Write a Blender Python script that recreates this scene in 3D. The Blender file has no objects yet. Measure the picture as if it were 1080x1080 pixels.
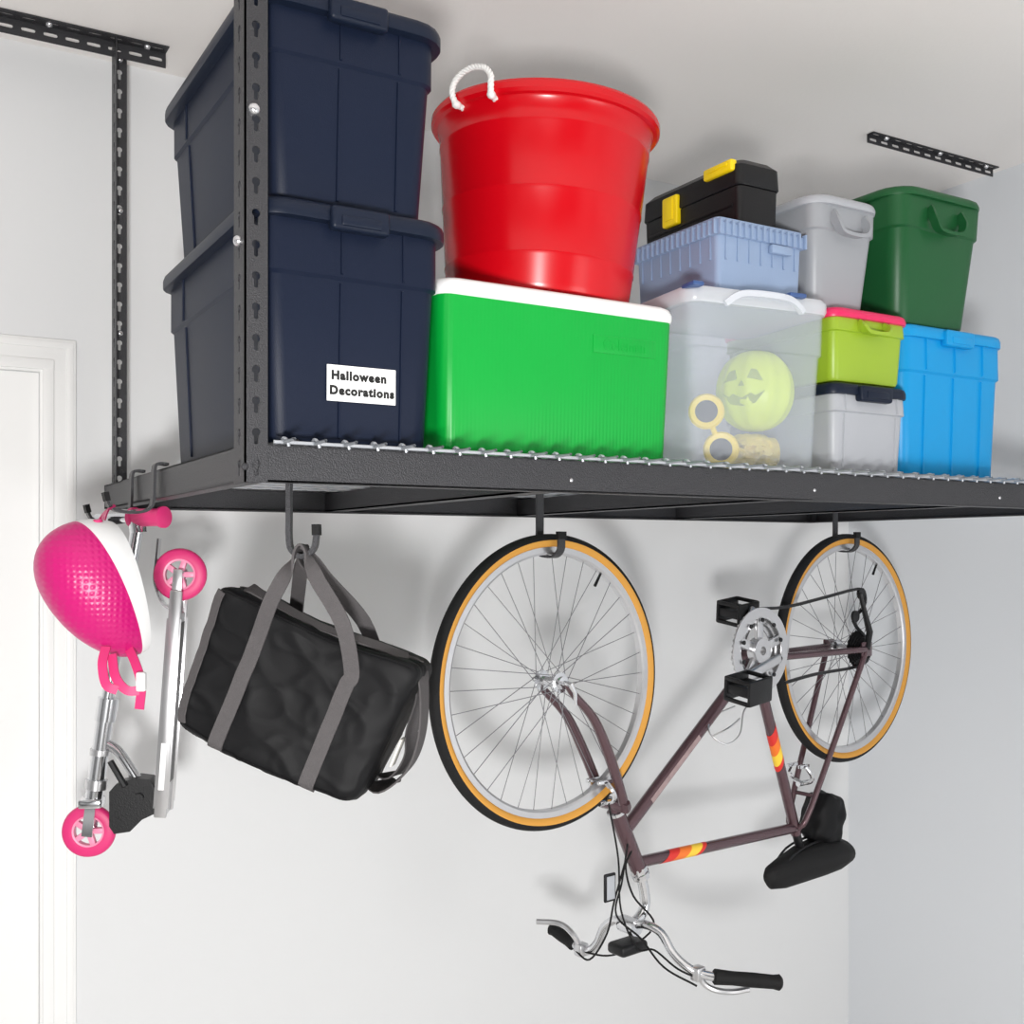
import bpy, bmesh, math, random
from mathutils import Vector, Matrix, noise
random.seed(7)
S = bpy.context.scene
COL = S.collection
V = Vector
PI = math.pi
# ------------------------------------------------------------------ camera model (also used to measure positions on real planes)
F = 1150.0; HZ = 585.0
CAM = V((-.510, -1.672, 1.5)); TH = math.radians(30.4)
FW = V((math.sin(TH), math.cos(TH), 0)); RT = V((math.cos(TH), -math.sin(TH), 0)); UP = V((0, 0, 1))
def ray(px, py): return FW + RT*((px-540)/F) + UP*((HZ-py)/F)
def at_z(px, py, Z): return CAM + ray(px, py)*Z
def at_v(px, py, v):
    r = ray(px, py); return CAM + r*((v-CAM.y)/r.y)
def at_pl(px, py, p0, n):
    r = ray(px, py); return CAM + r*((p0-CAM).dot(n)/r.dot(n))

# ------------------------------------------------------------------ materials
def lin(c):
    o = []
    for x in c:
        x = x/255.
        o.append(x/12.92 if x <= .04045 else ((x+.055)/1.055)**2.4)
    return (o[0], o[1], o[2], 1)
def mat(name, rgb, rough=.5, metal=0., bump=0., bscale=200., var=0., vscale=8., coat=0., kind='noise', bdist=.004, spec=.5):
    m = bpy.data.materials.new(name); m.use_nodes = True
    nt = m.node_tree; b = nt.nodes['Principled BSDF']
    b.inputs['Base Color'].default_value = lin(rgb)
    b.inputs['Roughness'].default_value = rough
    b.inputs['Metallic'].default_value = metal
    b.inputs['Specular IOR Level'].default_value = spec
    if coat: b.inputs['Coat Weight'].default_value = coat
    tc = nt.nodes.new('ShaderNodeTexCoord')
    if var:
        n = nt.nodes.new('ShaderNodeTexNoise'); n.inputs['Scale'].default_value = vscale
        n.inputs['Detail'].default_value = 4
        nt.links.new(tc.outputs['Object'], n.inputs['Vector'])
        mx = nt.nodes.new('ShaderNodeMix'); mx.data_type = 'RGBA'
        c = lin(rgb)
        mx.inputs[6].default_value = tuple(max(0, x*(1-var)) for x in c[:3])+(1,)
        mx.inputs[7].default_value = tuple(min(1, x*(1+var)) for x in c[:3])+(1,)
        nt.links.new(n.outputs['Fac'], mx.inputs[0]); nt.links.new(mx.outputs[2], b.inputs['Base Color'])
    if bump:
        bp = nt.nodes.new('ShaderNodeBump'); bp.inputs['Strength'].default_value = bump; bp.inputs['Distance'].default_value = bdist
        if kind in ('weave', 'ribs'):
            outs = []
            for d in (('X', 'Z') if kind == 'weave' else ('X',)):
                n = nt.nodes.new('ShaderNodeTexWave'); n.wave_type = 'BANDS'; n.bands_direction = d
                n.inputs['Scale'].default_value = bscale; n.inputs['Distortion'].default_value = 1.2 if kind == 'weave' else 0
                nt.links.new(tc.outputs['Object'], n.inputs['Vector']); outs.append(n.outputs['Fac'])
            h = outs[0]
            if kind == 'weave':
                mm = nt.nodes.new('ShaderNodeMath'); mm.operation = 'MULTIPLY'
                nt.links.new(outs[0], mm.inputs[0]); nt.links.new(outs[1], mm.inputs[1]); h = mm.outputs[0]
        else:
            n = nt.nodes.new('ShaderNodeTexNoise'); n.inputs['Detail'].default_value = 3
            n.inputs['Scale'].default_value = bscale
            nt.links.new(tc.outputs['Object'], n.inputs['Vector']); h = n.outputs['Fac']
        nt.links.new(h, bp.inputs['Height']); nt.links.new(bp.outputs[0], b.inputs['Normal'])
    return m
def clear_mat(name, rgb, trans, rough=.25):
    m = bpy.data.materials.new(name); m.use_nodes = True
    nt = m.node_tree; b = nt.nodes['Principled BSDF']
    b.inputs['Base Color'].default_value = lin(rgb); b.inputs['Roughness'].default_value = rough
    t = nt.nodes.new('ShaderNodeBsdfTransparent'); t.inputs[0].default_value = (.98, .985, 1, 1)
    mx = nt.nodes.new('ShaderNodeMixShader'); mx.inputs[0].default_value = trans
    nt.links.new(b.outputs[0], mx.inputs[1]); nt.links.new(t.outputs[0], mx.inputs[2])
    nt.links.new(mx.outputs[0], nt.nodes['Material Output'].inputs[0])
    return m
M = {}
M['wall'] = mat('wall_paint', (229, 230, 231), .8, bump=.05, bscale=120, var=.012, vscale=2)
M['wall2'] = mat('side_wall_paint', (224, 227, 231), .8, bump=.05, bscale=120)
M['ceil'] = mat('ceiling_paint', (242, 238, 235), .85, bump=.12, bscale=90)
M['floor'] = mat('concrete', (212, 210, 207), .7, bump=.1, bscale=40, var=.1)
M['trim'] = mat('white_trim', (246, 246, 245), .4, var=.01)
M['steel'] = mat('hammered_dark_steel', (60, 60, 63), .42, .35, bump=.55, bscale=420, var=.25, vscale=260)
M['wire'] = mat('zinc_wire', (184, 188, 194), .35, .45, var=.05)
M['bolt'] = mat('zinc_bolt', (215, 215, 218), .25, .9, var=.04)
M['navy'] = mat('navy_plastic', (23, 31, 50), .42, bump=.10, bscale=500, var=.06, spec=.16)
M['navylid'] = mat('navy_lid_plastic', (23, 31, 48), .38, bump=.08, bscale=500, var=.06, spec=.22)
M['red'] = mat('red_plastic', (198, 5, 20), .24, var=.03, spec=.4)
M['rope'] = mat('white_rope', (238, 238, 236), .8, bump=.4, bscale=900)
M['green'] = mat('green_ribbed_plastic', (4, 162, 58), .38, bump=.22, bscale=38, var=.05, spec=.35, kind='ribs', bdist=.001)
M['white'] = mat('white_plastic', (246, 246, 246), .35, var=.01)
M['clear'] = clear_mat('frosted_clear_plastic', (222, 229, 238), .795)
M['clearrim'] = clear_mat('milky_clear_plastic', (236, 240, 246), .45)
M['bluehandle'] = mat('blue_handle_plastic', (60, 88, 140), .35, var=.05)
M['crate'] = mat('slate_blue_plastic', (140, 160, 190), .4, bump=.08, bscale=300, var=.05)
M['black'] = mat('black_plastic', (20, 20, 22), .4, bump=.15, bscale=300, var=.1, spec=.35)
M['yellow'] = mat('yellow_plastic', (245, 214, 10), .35, var=.04)
M['grey'] = mat('grey_plastic', (154, 157, 162), .4, bump=.06, bscale=300, var=.04)
M['grey2'] = mat('light_grey_plastic', (172, 175, 181), .4, bump=.06, bscale=300, var=.04)
M['dkgreen'] = mat('forest_green_plastic', (26, 86, 46), .38, bump=.08, bscale=300, var=.06, spec=.35)
M['olive'] = mat('lime_olive_plastic', (150, 180, 44), .38, var=.05)
M['pinklid'] = mat('hot_pink_lid_plastic', (226, 36, 96), .35, var=.04)
M['blue'] = mat('bright_blue_plastic', (12, 150, 214), .36, bump=.06, bscale=300, var=.04, spec=.35)
M['paper'] = mat('white_paper', (250, 250, 250), .6, var=.005)
M['ink'] = mat('black_ink', (12, 12, 12), .6, var=.1)
M['lime'] = mat('lime_plastic', (216, 236, 50), .4, var=.05)
M['facehole'] = mat('olive_face_paint', (158, 178, 46), .5, var=.1)
M['cloth'] = mat('mustard_cloth', (226, 202, 84), .9, bump=.6, bscale=60, var=.3, vscale=20)
M['bag'] = mat('black_nylon', (15, 15, 17), .6, bump=.25, bscale=700, var=.12, bdist=.001, spec=.22)
M['webbing'] = mat('grey_webbing', (88, 85, 86), .75, bump=.5, bscale=500, var=.1, vscale=90, spec=.2)
M['tag'] = mat('pale_tag', (214, 212, 206), .6, var=.05)
M['chrome'] = mat('chrome', (222, 223, 226), .14, .97, var=.04)
M['alu'] = mat('brushed_aluminium', (208, 208, 210), .28, .9, var=.05, vscale=40)
M['spoke'] = mat('steel_spoke', (128, 128, 132), .55, .35, var=.05, vscale=40, spec=.2)
M['tread'] = mat('black_tread_rubber', (22, 22, 23), .75, bump=.4, bscale=260, var=.1, spec=.3)
M['amber'] = mat('amber_sidewall_rubber', (208, 150, 66), .6, var=.08, spec=.3)
M['frame'] = mat('metallic_plum_paint', (92, 68, 74), .26, .5, coat=.5, var=.06)
M['bkmetal'] = mat('black_metal', (30, 30, 32), .38, .4, var=.1)
M['rubber'] = mat('black_rubber', (20, 20, 21), .7, bump=.3, bscale=400, var=.1, spec=.3)
M['orange'] = mat('orange_decal', (240, 120, 36), .4, var=.02)
M['dred'] = mat('red_decal', (216, 44, 36), .4, var=.02)
M['dyel'] = mat('yellow_decal', (246, 206, 60), .4, var=.02)
M['pale'] = mat('worn_pale_decal', (156, 134, 134), .5, var=.35, vscale=60)
M['pink'] = mat('magenta_shell', (204, 22, 116), .34, bump=.35, bscale=30, var=.06, kind='weave', bdist=.002, spec=.45)
M['pinkp'] = mat('pink_rubber', (220, 48, 118), .45, var=.05)
M['pinkhub'] = mat('pale_pink_plastic', (240, 150, 182), .4, var=.05)
M['foam'] = mat('dark_foam', (44, 42, 46), .9, bump=.3, bscale=200, var=.1)

# ------------------------------------------------------------------ mesh helpers
W = {}
def smooth_path(pts, k=6, closed=False):
    P = [V(p) for p in pts]; n = len(P); out = []
    rng = n if closed else n-1
    for i in range(rng):
        p1 = P[i]; p2 = P[(i+1) % n]
        p0 = P[i-1] if (i > 0 or closed) else p1*2-p2
        p3 = P[(i+2) % n] if (i+2 < n or closed) else p2*2-p1
        for j in range(k):
            t = j/k
            out.append(.5*((2*p1)+(p2-p0)*t+(2*p0-5*p1+4*p2-p3)*t*t+(3*p1-p0-3*p2+p3)*t**3))
    if not closed: out.append(P[-1])
    return out
def tangents(P, closed=False):
    n = len(P); T = []
    for i in range(n):
        a = P[i-1] if (i > 0 or closed) else P[i]
        b = P[(i+1) % n] if (i < n-1 or closed) else P[i]
        d = b-a
        T.append(d.normalized() if d.length > 1e-9 else V((0, 0, 1)))
    return T
class MB:
    def __init__(s): s.v = []; s.f = []; s.mi = []
    def add(s, vs, fs, mi=0):
        o = len(s.v); s.v += [V(p) for p in vs]
        for f in fs: s.f.append([o+i for i in f]); s.mi.append(mi)
        return s
    def bm(s, bm, X=None, mi=0):
        bm.verts.index_update()
        vs = [(X @ v.co) if X else v.co.copy() for v in bm.verts]
        s.add(vs, [[v.index for v in f.verts] for f in bm.faces], mi); bm.free(); return s
    def box(s, lo, hi, bev=0, X=None, mi=0, seg=2):
        lo = V(lo); hi = V(hi); c = (lo+hi)/2; d = hi-lo
        bm = bmesh.new(); bmesh.ops.create_cube(bm, size=1)
        for v in bm.verts: v.co = V((v.co.x*d.x, v.co.y*d.y, v.co.z*d.z))+c
        if bev: bmesh.ops.bevel(bm, geom=list(bm.edges), offset=bev, segments=seg, profile=.5, affect='EDGES')
        return s.bm(bm, X, mi)
    def loft(s, loops, c0=True, c1=True, closed=False, mi=0):
        n = len(loops[0]); vs = [p for l in loops for p in l]; fs = []
        m = len(loops)
        for i in range(m if closed else m-1):
            a = i*n; b = ((i+1) % m)*n
            for j in range(n):
                k = (j+1) % n; fs.append([a+j, a+k, b+k, b+j])
        if not closed:
            if c0: fs.append(list(range(n))[::-1])
            if c1: fs.append([(m-1)*n+j for j in range(n)])
        return s.add(vs, fs, mi)
    def tube(s, path, r, n=8, closed=False, mi=0):
        P = [V(p) for p in path]; m = len(P)
        rs = r if isinstance(r, (list, tuple)) else [r]*m
        T = tangents(P, closed)
        a = V((0, 0, 1)) if abs(T[0].z) < .9 else V((1, 0, 0))
        nr = T[0].cross(a).normalized(); loops = []
        for i in range(m):
            nr = (nr-T[i]*nr.dot(T[i])).normalized(); b = T[i].cross(nr)
            loops.append([P[i]+(nr*math.cos(2*PI*j/n)+b*math.sin(2*PI*j/n))*rs[i] for j in range(n)])
        return s.loft(loops, True, True, closed, mi)
    def lathe(s, prof, X, n=48, closed=False, mis=None):
        m = len(prof); o = len(s.v)
        for (r, z) in prof:
            for j in range(n):
                t = 2*PI*j/n; s.v.append(X @ V((r*math.cos(t), r*math.sin(t), z)))
        for i in range(m if closed else m-1):
            k = (i+1) % m
            for j in range(n):
                l = (j+1) % n
                s.f.append([o+i*n+j, o+i*n+l, o+k*n+l, o+k*n+j]); s.mi.append(mis[i] if mis else 0)
        if not closed:
            if prof[0][0] > 1e-6: s.f.append([o+j for j in range(n)][::-1]); s.mi.append(mis[0] if mis else 0)
            if prof[-1][0] > 1e-6: s.f.append([o+(m-1)*n+j for j in range(n)]); s.mi.append(mis[-1] if mis else 0)
        return s
    def ribbon(s, path, wd, width, th, mi=0):
        P = [V(p) for p in path]; T = tangents(P); loops = []
        for i, p in enumerate(P):
            w = V(wd[i]) if isinstance(wd, list) else V(wd)
            w = (w-T[i]*w.dot(T[i])).normalized(); nn = T[i].cross(w)
            loops.append([p-w*width/2-nn*th/2, p+w*width/2-nn*th/2, p+w*width/2+nn*th/2, p-w*width/2+nn*th/2])
        return s.loft(loops, mi=mi)
    def prism(s, poly, X, th, mi=0):
        n = len(poly)
        vs = [X @ V((p[0], p[1], 0)) for p in poly]+[X @ V((p[0], p[1], th)) for p in poly]
        fs = [list(range(n))[::-1], list(range(n, 2*n))]+[[i, (i+1) % n, n+(i+1) % n, n+i] for i in range(n)]
        return s.add(vs, fs, mi)
    def build(s, name, mats, parent=None, ang=38, local=False, loc=None):
        if not isinstance(mats, (list, tuple)): mats = [mats]
        base = W[parent.name] if parent else Matrix.Translation(loc if loc is not None else V((0, 0, 0)))
        inv = Matrix.Identity(4) if local else base.inverted()
        me = bpy.data.meshes.new(name)
        me.from_pydata([inv @ v for v in s.v], [], s.f)
        for m in mats: me.materials.append(m)
        for p, k in zip(me.polygons, s.mi): p.material_index = k
        bm = bmesh.new(); bm.from_mesh(me)
        bmesh.ops.remove_doubles(bm, verts=bm.verts, dist=1e-6)
        bmesh.ops.recalc_face_normals(bm, faces=bm.faces)
        for f in bm.faces: f.smooth = True
        bm.to_mesh(me); bm.free()
        me.set_sharp_from_angle(angle=math.radians(ang))
        o = bpy.data.objects.new(name, me); COL.objects.link(o)
        if parent: o.parent = parent
        else: o.matrix_world = base
        W[o.name] = base
        return o
def tag(o, label, cat, group=None, kind=None):
    o['label'] = label; o['category'] = cat
    if group: o['group'] = group
    if kind: o['kind'] = kind
    return o
def thing(name, label, cat, loc, group=None, X=None):
    o = bpy.data.objects.new(name, None); COL.objects.link(o); o.empty_display_size = .05
    X = X if X is not None else Matrix.Translation(V(loc))
    o.matrix_world = X; W[o.name] = X.copy()
    return tag(o, label, cat, group)
def struct(name, mb, m, ang=38):
    o = mb.build(name, m, ang=ang); o['kind'] = 'structure'; return o
def frame_m(x, y, z, o):
    X = Matrix.Identity(4)
    for i, c in enumerate((x, y, z)): X[0][i], X[1][i], X[2][i] = c[0], c[1], c[2]
    X[0][3], X[1][3], X[2][3] = o[0], o[1], o[2]
    return X
def rr(u0, u1, v0, v1, r, w, n=5):
    out = []
    for (cx, cy, a0) in ((u1-r, v0+r, -90), (u1-r, v1-r, 0), (u0+r, v1-r, 90), (u0+r, v0+r, 180)):
        for i in range(n+1):
            a = math.radians(a0+90*i/n); out.append(V((cx+r*math.cos(a), cy+r*math.sin(a), w)))
    return out
def text_to(mb, body, size, X, ext=.0006, bold=.0, mi=0, spacing=1.0, align='CENTER'):
    cu = bpy.data.curves.new('lettering', 'FONT'); cu.body = body; cu.size = size
    cu.align_x = align; cu.align_y = 'CENTER'; cu.extrude = ext; cu.offset = bold; cu.space_character = spacing
    cu.resolution_u = 3
    ob = bpy.data.objects.new('lettering', cu); COL.objects.link(ob)
    dg = bpy.context.evaluated_depsgraph_get()
    me = bpy.data.meshes.new_from_object(ob.evaluated_get(dg))
    mb.add([X @ v.co for v in me.vertices], [list(p.vertices) for p in me.polygons], mi)
    bpy.data.objects.remove(ob); bpy.data.curves.remove(cu); bpy.data.meshes.remove(me)
def in_key(x, y): return x*x+(y-.005)**2 < .0066**2 or (abs(x) < .0034 and -.014 < y < .005)
def in_slot(x, y): return (abs(x) < .0042 and abs(y) < .012) or x*x+(abs(y)-.012)**2 < .0042**2
def holed(mb, O, X, Y, w, L, p, inside, th, n=24):
    O = V(O); X = V(X); Y = V(Y); N = X.cross(Y)
    k = max(1, round(L/p)); p = L/k
    ca = math.atan2(p/2, w/2)
    angs = sorted([2*PI*i/n for i in range(n)]+[ca, PI-ca, PI+ca, 2*PI-ca])
    op = []; ip = []
    for a in angs:
        c, s_ = math.cos(a), math.sin(a)
        ro = min((w/2)/max(abs(c), 1e-9), (p/2)/max(abs(s_), 1e-9))
        r = 0
        while inside(r*c, r*s_): r += .0004
        op.append((ro*c, ro*s_)); ip.append((r*c, r*s_))
    m = len(angs)
    for i in range(k):
        C = O+Y*(p*(i+.5)); vs = []
        for q in (op, ip): vs += [C+X*a+Y*b for a, b in q]
        for q in (op, ip): vs += [C+X*a+Y*b-N*th for a, b in q]
        fs = []
        for j in range(m):
            l = (j+1) % m
            fs.append([j, l, m+l, m+j]); fs.append([2*m+l, 2*m+j, 3*m+j, 3*m+l]); fs.append([m+j, m+l, 3*m+l, 3*m+j])
            if abs(abs(op[j][0])-w/2) < 1e-6 and abs(abs(op[l][0])-w/2) < 1e-6 and op[j][0]*op[l][0] > 0:
                fs.append([l, j, 2*m+j, 2*m+l])
        mb.add(vs, fs)
def dome(mb, p, nrm, r, h):
    p = V(p); nrm = V(nrm).normalized()
    mb.tube([p-nrm*.002, p, p+nrm*h*.5, p+nrm*h*.85, p+nrm*h], [r, r, r*.9, r*.6, r*.2], 14)
    return mb

# ------------------------------------------------------------------ setting
CEIL = 2.79; BACK = 1.32; RIGHT = 2.76; FL = -.5
struct('wall_back', MB().box((-3.2, BACK, FL), (RIGHT+.1, BACK+.1, CEIL)), M['wall'])
struct('wall_right', MB().box((RIGHT, -4.2, FL), (RIGHT+.1, BACK, CEIL)), M['wall2'])
struct('ceiling', MB().box((-3.2, -4.2, CEIL), (RIGHT+.1, BACK+.1, CEIL+.1)), M['ceil'])
struct('floor', MB().box((-3.2, -4.2, FL-.1), (RIGHT+.1, BACK+.1, FL)), M['floor'])
mb = MB(); y0 = BACK
for (a, b, t) in ((-.145, -.058, .012), (-.139, -.112, .020), (-.082, -.064, .015)):
    mb.box((a, y0-t, FL), (b, y0, 2.045+(b+.058)), .003)
for (a, b, t) in ((1.962, 2.049, .0122), (1.968, 1.995, .0202), (2.025, 2.043, .0152)):
    mb.box((-1.15, y0-t, a), (-.058-(2.049-b), y0, b), .003)
struct('trim_1', mb, M['trim'])
mb = MB(); mb.box((-1.1, y0-.004, FL), (-.147, y0, 1.96))
for (za, zb) in ((-.3, .55), (.7, 1.8)):
    for (ua, ub) in ((-.98, -.68), (-.56, -.26)): mb.box((ua, y0-.010, za), (ub, y0-.003, zb), .003)
struct('door_1', mb, M['trim'])
mb = MB().box((-.056, BACK-.014, FL), (RIGHT, BACK, FL+.08), .004); struct('baseboard_back', mb, M['trim'])

# ------------------------------------------------------------------ overhead rack
BT = 1.674; BO = 1.615; LEN = 2.44; DEP = 1.22; PU = -.011
rack = thing('overhead_storage_rack', 'dark hammered steel overhead rack with wire deck hung from the ceiling', 'storage rack', (0, 0, BO))
mb = MB(); holed(mb, (PU+.0185, 0, BO-.002), (1, 0, 0), (0, 0, 1), .037, CEIL-BO, .05, in_key, .003)
holed(mb, (PU, .029, BO-.002), (0, -1, 0), (0, 0, 1), .058, CEIL-BO, .05, in_key, .003)
p1 = mb.build('post', M['steel'], rack, 25)
dome(MB(), at_v(268, 115, 0), (0, -1, 0), .010, .008).build('bolt', M['bolt'], p1)
dome(MB(), at_v(258, 492, 0), (0, -1, 0), .006, .004).build('bolt', M['steel'], p1)
dome(MB(), (PU-.001, .03, 1.995), (-1, 0, 0), .009, .008).build('bolt', M['bolt'], p1)
def rear_post(u, sx):
    mb = MB(); holed(mb, (u+sx*.018, 1.212, BO), (1, 0, 0), (0, 0, 1), .036, CEIL-BO, .05, in_key, .003)
    holed(mb, (u, 1.186, BO), (0, -1, 0), (0, 0, 1), .05, CEIL-BO, .05, in_key, .003)
    return mb.build('post', M['steel'], rack, 25)
p2 = rear_post(.012, 1); p3 = rear_post(2.422, -1)
for w in (2.752, 2.37, 2.06):
    dome(MB(), (.030, 1.208, w), (0, -1, 0), .008, .007).build('bolt', M['bolt'], p2)
mb = MB(); holed(mb, (LEN-.019, 0, BO-.002), (1, 0, 0), (0, 0, 1), .038, CEIL-BO, .05, in_key, .003)
holed(mb, (LEN, .029, BO-.002), (0, -1, 0), (0, 0, 1), .058, CEIL-BO, .05, in_key, .003)
mb.build('post', M['steel'], rack, 25)
def beam_u(v, sgn, name):
    mb = MB(); mb.box((PU+.004, min(v, v+sgn*.0035), BO), (LEN-.004, max(v, v+sgn*.0035), BT))
    a, b = min(v, v+sgn*.036), max(v, v+sgn*.036)
    mb.box((PU+.004, a, BO), (LEN-.004, b, BO+.003)); mb.box((PU+.004, a, BT-.003), (LEN-.004, b, BT))
    return mb.build(name, M['steel'], rack)
fb = beam_u(.004, 1, 'front_beam'); beam_u(1.211, -1, 'back_beam')
def beam_v(u, sgn, name):
    mb = MB(); mb.box((min(u, u+sgn*.0035), .008, BO), (max(u, u+sgn*.0035), 1.206, BT-.001))
    a, b = min(u, u+sgn*.036), max(u, u+sgn*.036)
    mb.box((a, .008, BO), (b, 1.206, BO+.003)); mb.box((a, .008, BT-.004), (b, 1.206, BT-.001))
    return mb.build(name, M['steel'], rack)
beam_v(PU+.0035, 1, 'side_beam'); beam_v(LEN-.0035, -1, 'side_beam')
for u in (.60, 1.22, 1.84):
    mb = MB(); mb.box((u-.025, .01, BO+.004), (u+.025, 1.204, BO+.008)); mb.box((u-.025, .01, BO+.004), (u-.021, 1.204, BT-.006)); mb.box((u+.021, .01, BO+.004), (u+.025, 1.204, BT-.006))
    mb.build('cross_beam', M['steel'], rack)
for u in (.60, 1.22, 1.84):
    dome(MB(), (u, .004, BO+.022), (0, -1, 0), .004, .002).build('bolt', M['bolt'], fb)
# wire deck
mb = MB(); wz = BT+.0026
u = .052
while u < LEN-.02:
    mb.tube(smooth_path([(u, 1.205, wz), (u, .030, wz), (u, .012, wz+.005), (u, .001, wz+.0085), (u+.002, -.005, wz+.006), (u+.005, -.0052, wz+.0005), (u+.007, -.0045, wz-.005)], 2), .0026, 6); u += .051
for v in (.11, .21, .31, .41, .51, .61, .71, .81, .91, 1.01, 1.11, 1.2):
    mb.tube([(.008, v, wz-.0035 if .04 < v < 1.17 else wz+.002), (LEN-.008, v, wz-.0035 if .04 < v < 1.17 else wz+.002)], .0022, 6)
mb.tube([(.036, .0005, wz+.0016), (LEN-.042, .0005, wz+.0016)], .003, 8)
mb.build('wire_deck', M['wire'], rack)
def rail(u0, u1, v, hw, vw):
    mb = MB(); holed(mb, (u0, v-hw/2, CEIL-.004), (0, 1, 0), (1, 0, 0), hw, u1-u0, .05, in_slot, .003)
    holed(mb, (u0, v, CEIL-.003-vw/2), (0, 0, 1), (1, 0, 0), vw, u1-u0, .05, in_slot, .003)
    r = mb.build('ceiling_rail', M['steel'], rack, 25)
    for u in (u0+.07, (u0+u1)/2+.02, u1-.05):
        dome(MB(), (u, v-hw/2, CEIL-.004), (0, 0, -1), .009, .008).build('bolt', M['bolt'], r)
rail(-.46, .14, 1.195, .042, .038); rail(2.12, 2.72, .66, .026, .024)

# ------------------------------------------------------------------ totes
def tote(name, label, cat, foot, w0, w1, bm_, lm, flare=.014, lid_h=.034, r=.035, ribs=(), side_ribs=(), latch=True, handle=None, group=None, ov=.010, th=.0045):
    u0, u1, v0, v1 = foot
    root = thing(name, label, cat, ((u0+u1)/2, (v0+v1)/2, w0), group)
    H = w1-w0-lid_h*.5
    secs = [(-.010, 0), (-.003, .003), (0, .010), (flare*.7, .72*H), (flare*.7+.005, .735*H), (flare, H)]
    loops = [rr(u0-e, u1+e, v0-e, v1+e, r, w0+z) for e, z in secs]
    def ex(z): return flare*.7*z/(.72*H) if z < .72*H else flare*.7+.005+(flare*.3-.005)*(z-.72*H)/(.28*H)
    mb = MB().loft(loops)
    for (fx, wd) in ribs:
        c = u0+(u1-u0)*fx
        for (za, zb, t) in ((.012, .715*H, th), (.74*H, H-.004, th)):
            va, vb = v0-ex(za+.001), v0-ex(zb-.001)
            vs = [(c-wd/2, va+.003, w0+za), (c+wd/2, va+.003, w0+za), (c+wd/2-.002, va-t, w0+za+.003), (c-wd/2+.002, va-t, w0+za+.003),
                  (c-wd/2, vb+.003, w0+zb), (c+wd/2, vb+.003, w0+zb), (c+wd/2-.002, vb-t, w0+zb-.003), (c-wd/2+.002, vb-t, w0+zb-.003)]
            mb.add(vs, [[0, 1, 2, 3], [4, 7, 6, 5], [3, 2, 6, 7], [0, 3, 7, 4], [1, 5, 6, 2], [0, 4, 5, 1]])
    for (fx, wd) in side_ribs:
        c = v0+(v1-v0)*fx
        for (za, zb, t) in ((.012, .715*H, th), (.74*H, H-.004, th)):
            ua, ub = u0-ex(za+.001), u0-ex(zb-.001)
            vs = [(ua+.003, c-wd/2, w0+za), (ua+.003, c+wd/2, w0+za), (ua-t, c+wd/2-.002, w0+za+.003), (ua-t, c-wd/2+.002, w0+za+.003),
                  (ub+.003, c-wd/2, w0+zb), (ub+.003, c+wd/2, w0+zb), (ub-t, c+wd/2-.002, w0+zb-.003), (ub-t, c-wd/2+.002, w0+zb-.003)]
            mb.add(vs, [[0, 1, 2, 3], [4, 7, 6, 5], [3, 2, 6, 7], [0, 3, 7, 4], [1, 5, 6, 2], [0, 4, 5, 1]])
    mb.build('body', bm_, root)
    E = flare+ov
    a = w1-lid_h
    L = [(E-.006, a), (E-.001, a+.001), (E, a+.005), (E, w1-.016), (E-.003, w1-.008), (E-.009, w1-.004), (E-.022, w1-.003), (E-.026, w1)]
    mb = MB().loft([rr(u0-e, u1+e, v0-e, v1+e, r+e*.8, z) for e, z in L]); lid = mb.build('lid', lm, root)
    cu = (u0+u1)/2
    if latch:
        mb = MB().box((cu-.052, v0-E-.012, a-.014), (cu+.052, v0-E+.012, w1-.008), .007, seg=3)
        mb.box((cu-.036, v0-E-.015, a-.008), (cu+.036, v0-E-.004, a+.010), .004)
        mb.build('latch', lm, root)
    if handle:
        hw, top, drop = handle
        f = v0-flare-.004
        P = smooth_path([(cu-hw, f+.004, w0+H-top), (cu-hw*.98, f-.010, w0+H-top-drop*.55), (cu-hw*.6, f-.012, w0+H-top-drop), (cu+hw*.6, f-.012, w0+H-top-drop), (cu+hw*.98, f-.010, w0+H-top-drop*.55), (cu+hw, f+.004, w0+H-top)], 6)
        mb = MB().ribbon(P, V((0, 1, .1)), .022, .008); mb.build('handle', bm_, root)
    return root, ex, H
DK = 1.681
nv = (.040, .334, .050, .650)
t1, ex1, H1 = tote('storage_tote', 'lower navy blue lidded tote carrying the white Halloween Decorations label', 'storage tote', nv, DK, 2.080, M['navy'], M['navylid'],
     flare=.016, ribs=((.42, .007), (.80, .007)), side_ribs=((.2, .012), (.8, .012)), group='navy blue totes', ov=.018, th=.0028)
tote('storage_tote', 'upper navy blue lidded tote with no label, stacked on the labelled one', 'storage tote', (.046, .328, .060, .640), 2.080, 2.425, M['navy'], M['navylid'],
     flare=.018, ribs=((.42, .007), (.80, .007)), side_ribs=((.2, .012), (.8, .012)), group='navy blue totes', ov=.020, th=.0028)
lp = at_v(382, 406, .04); zc = lp.z-DK
fv = nv[2]-ex1(zc)-.0034
XL = frame_m((1, 0, 0), (0, -.012, 1), (0, -1, -.012), (lp.x, fv, lp.z))
mb = MB().box((-.062, -.030, -.0004), (.062, .030, .0008), X=XL)
lab = mb.build('paper_label', M['paper'], t1); lab['label'] = 'white paper label with black lettering'
mb = MB(); text_to(mb, 'Halloween', .0200, XL @ Matrix.Translation((-.0545, .0125, .0010)), .0003, .00115, spacing=1.16, align='LEFT')
text_to(mb, 'Decorations', .0200, XL @ Matrix.Translation((-.0575, -.0125, .0010)), .0003, .00115, spacing=1.16, align='LEFT')
mb.build('lettering', M['ink'], lab)

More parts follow.
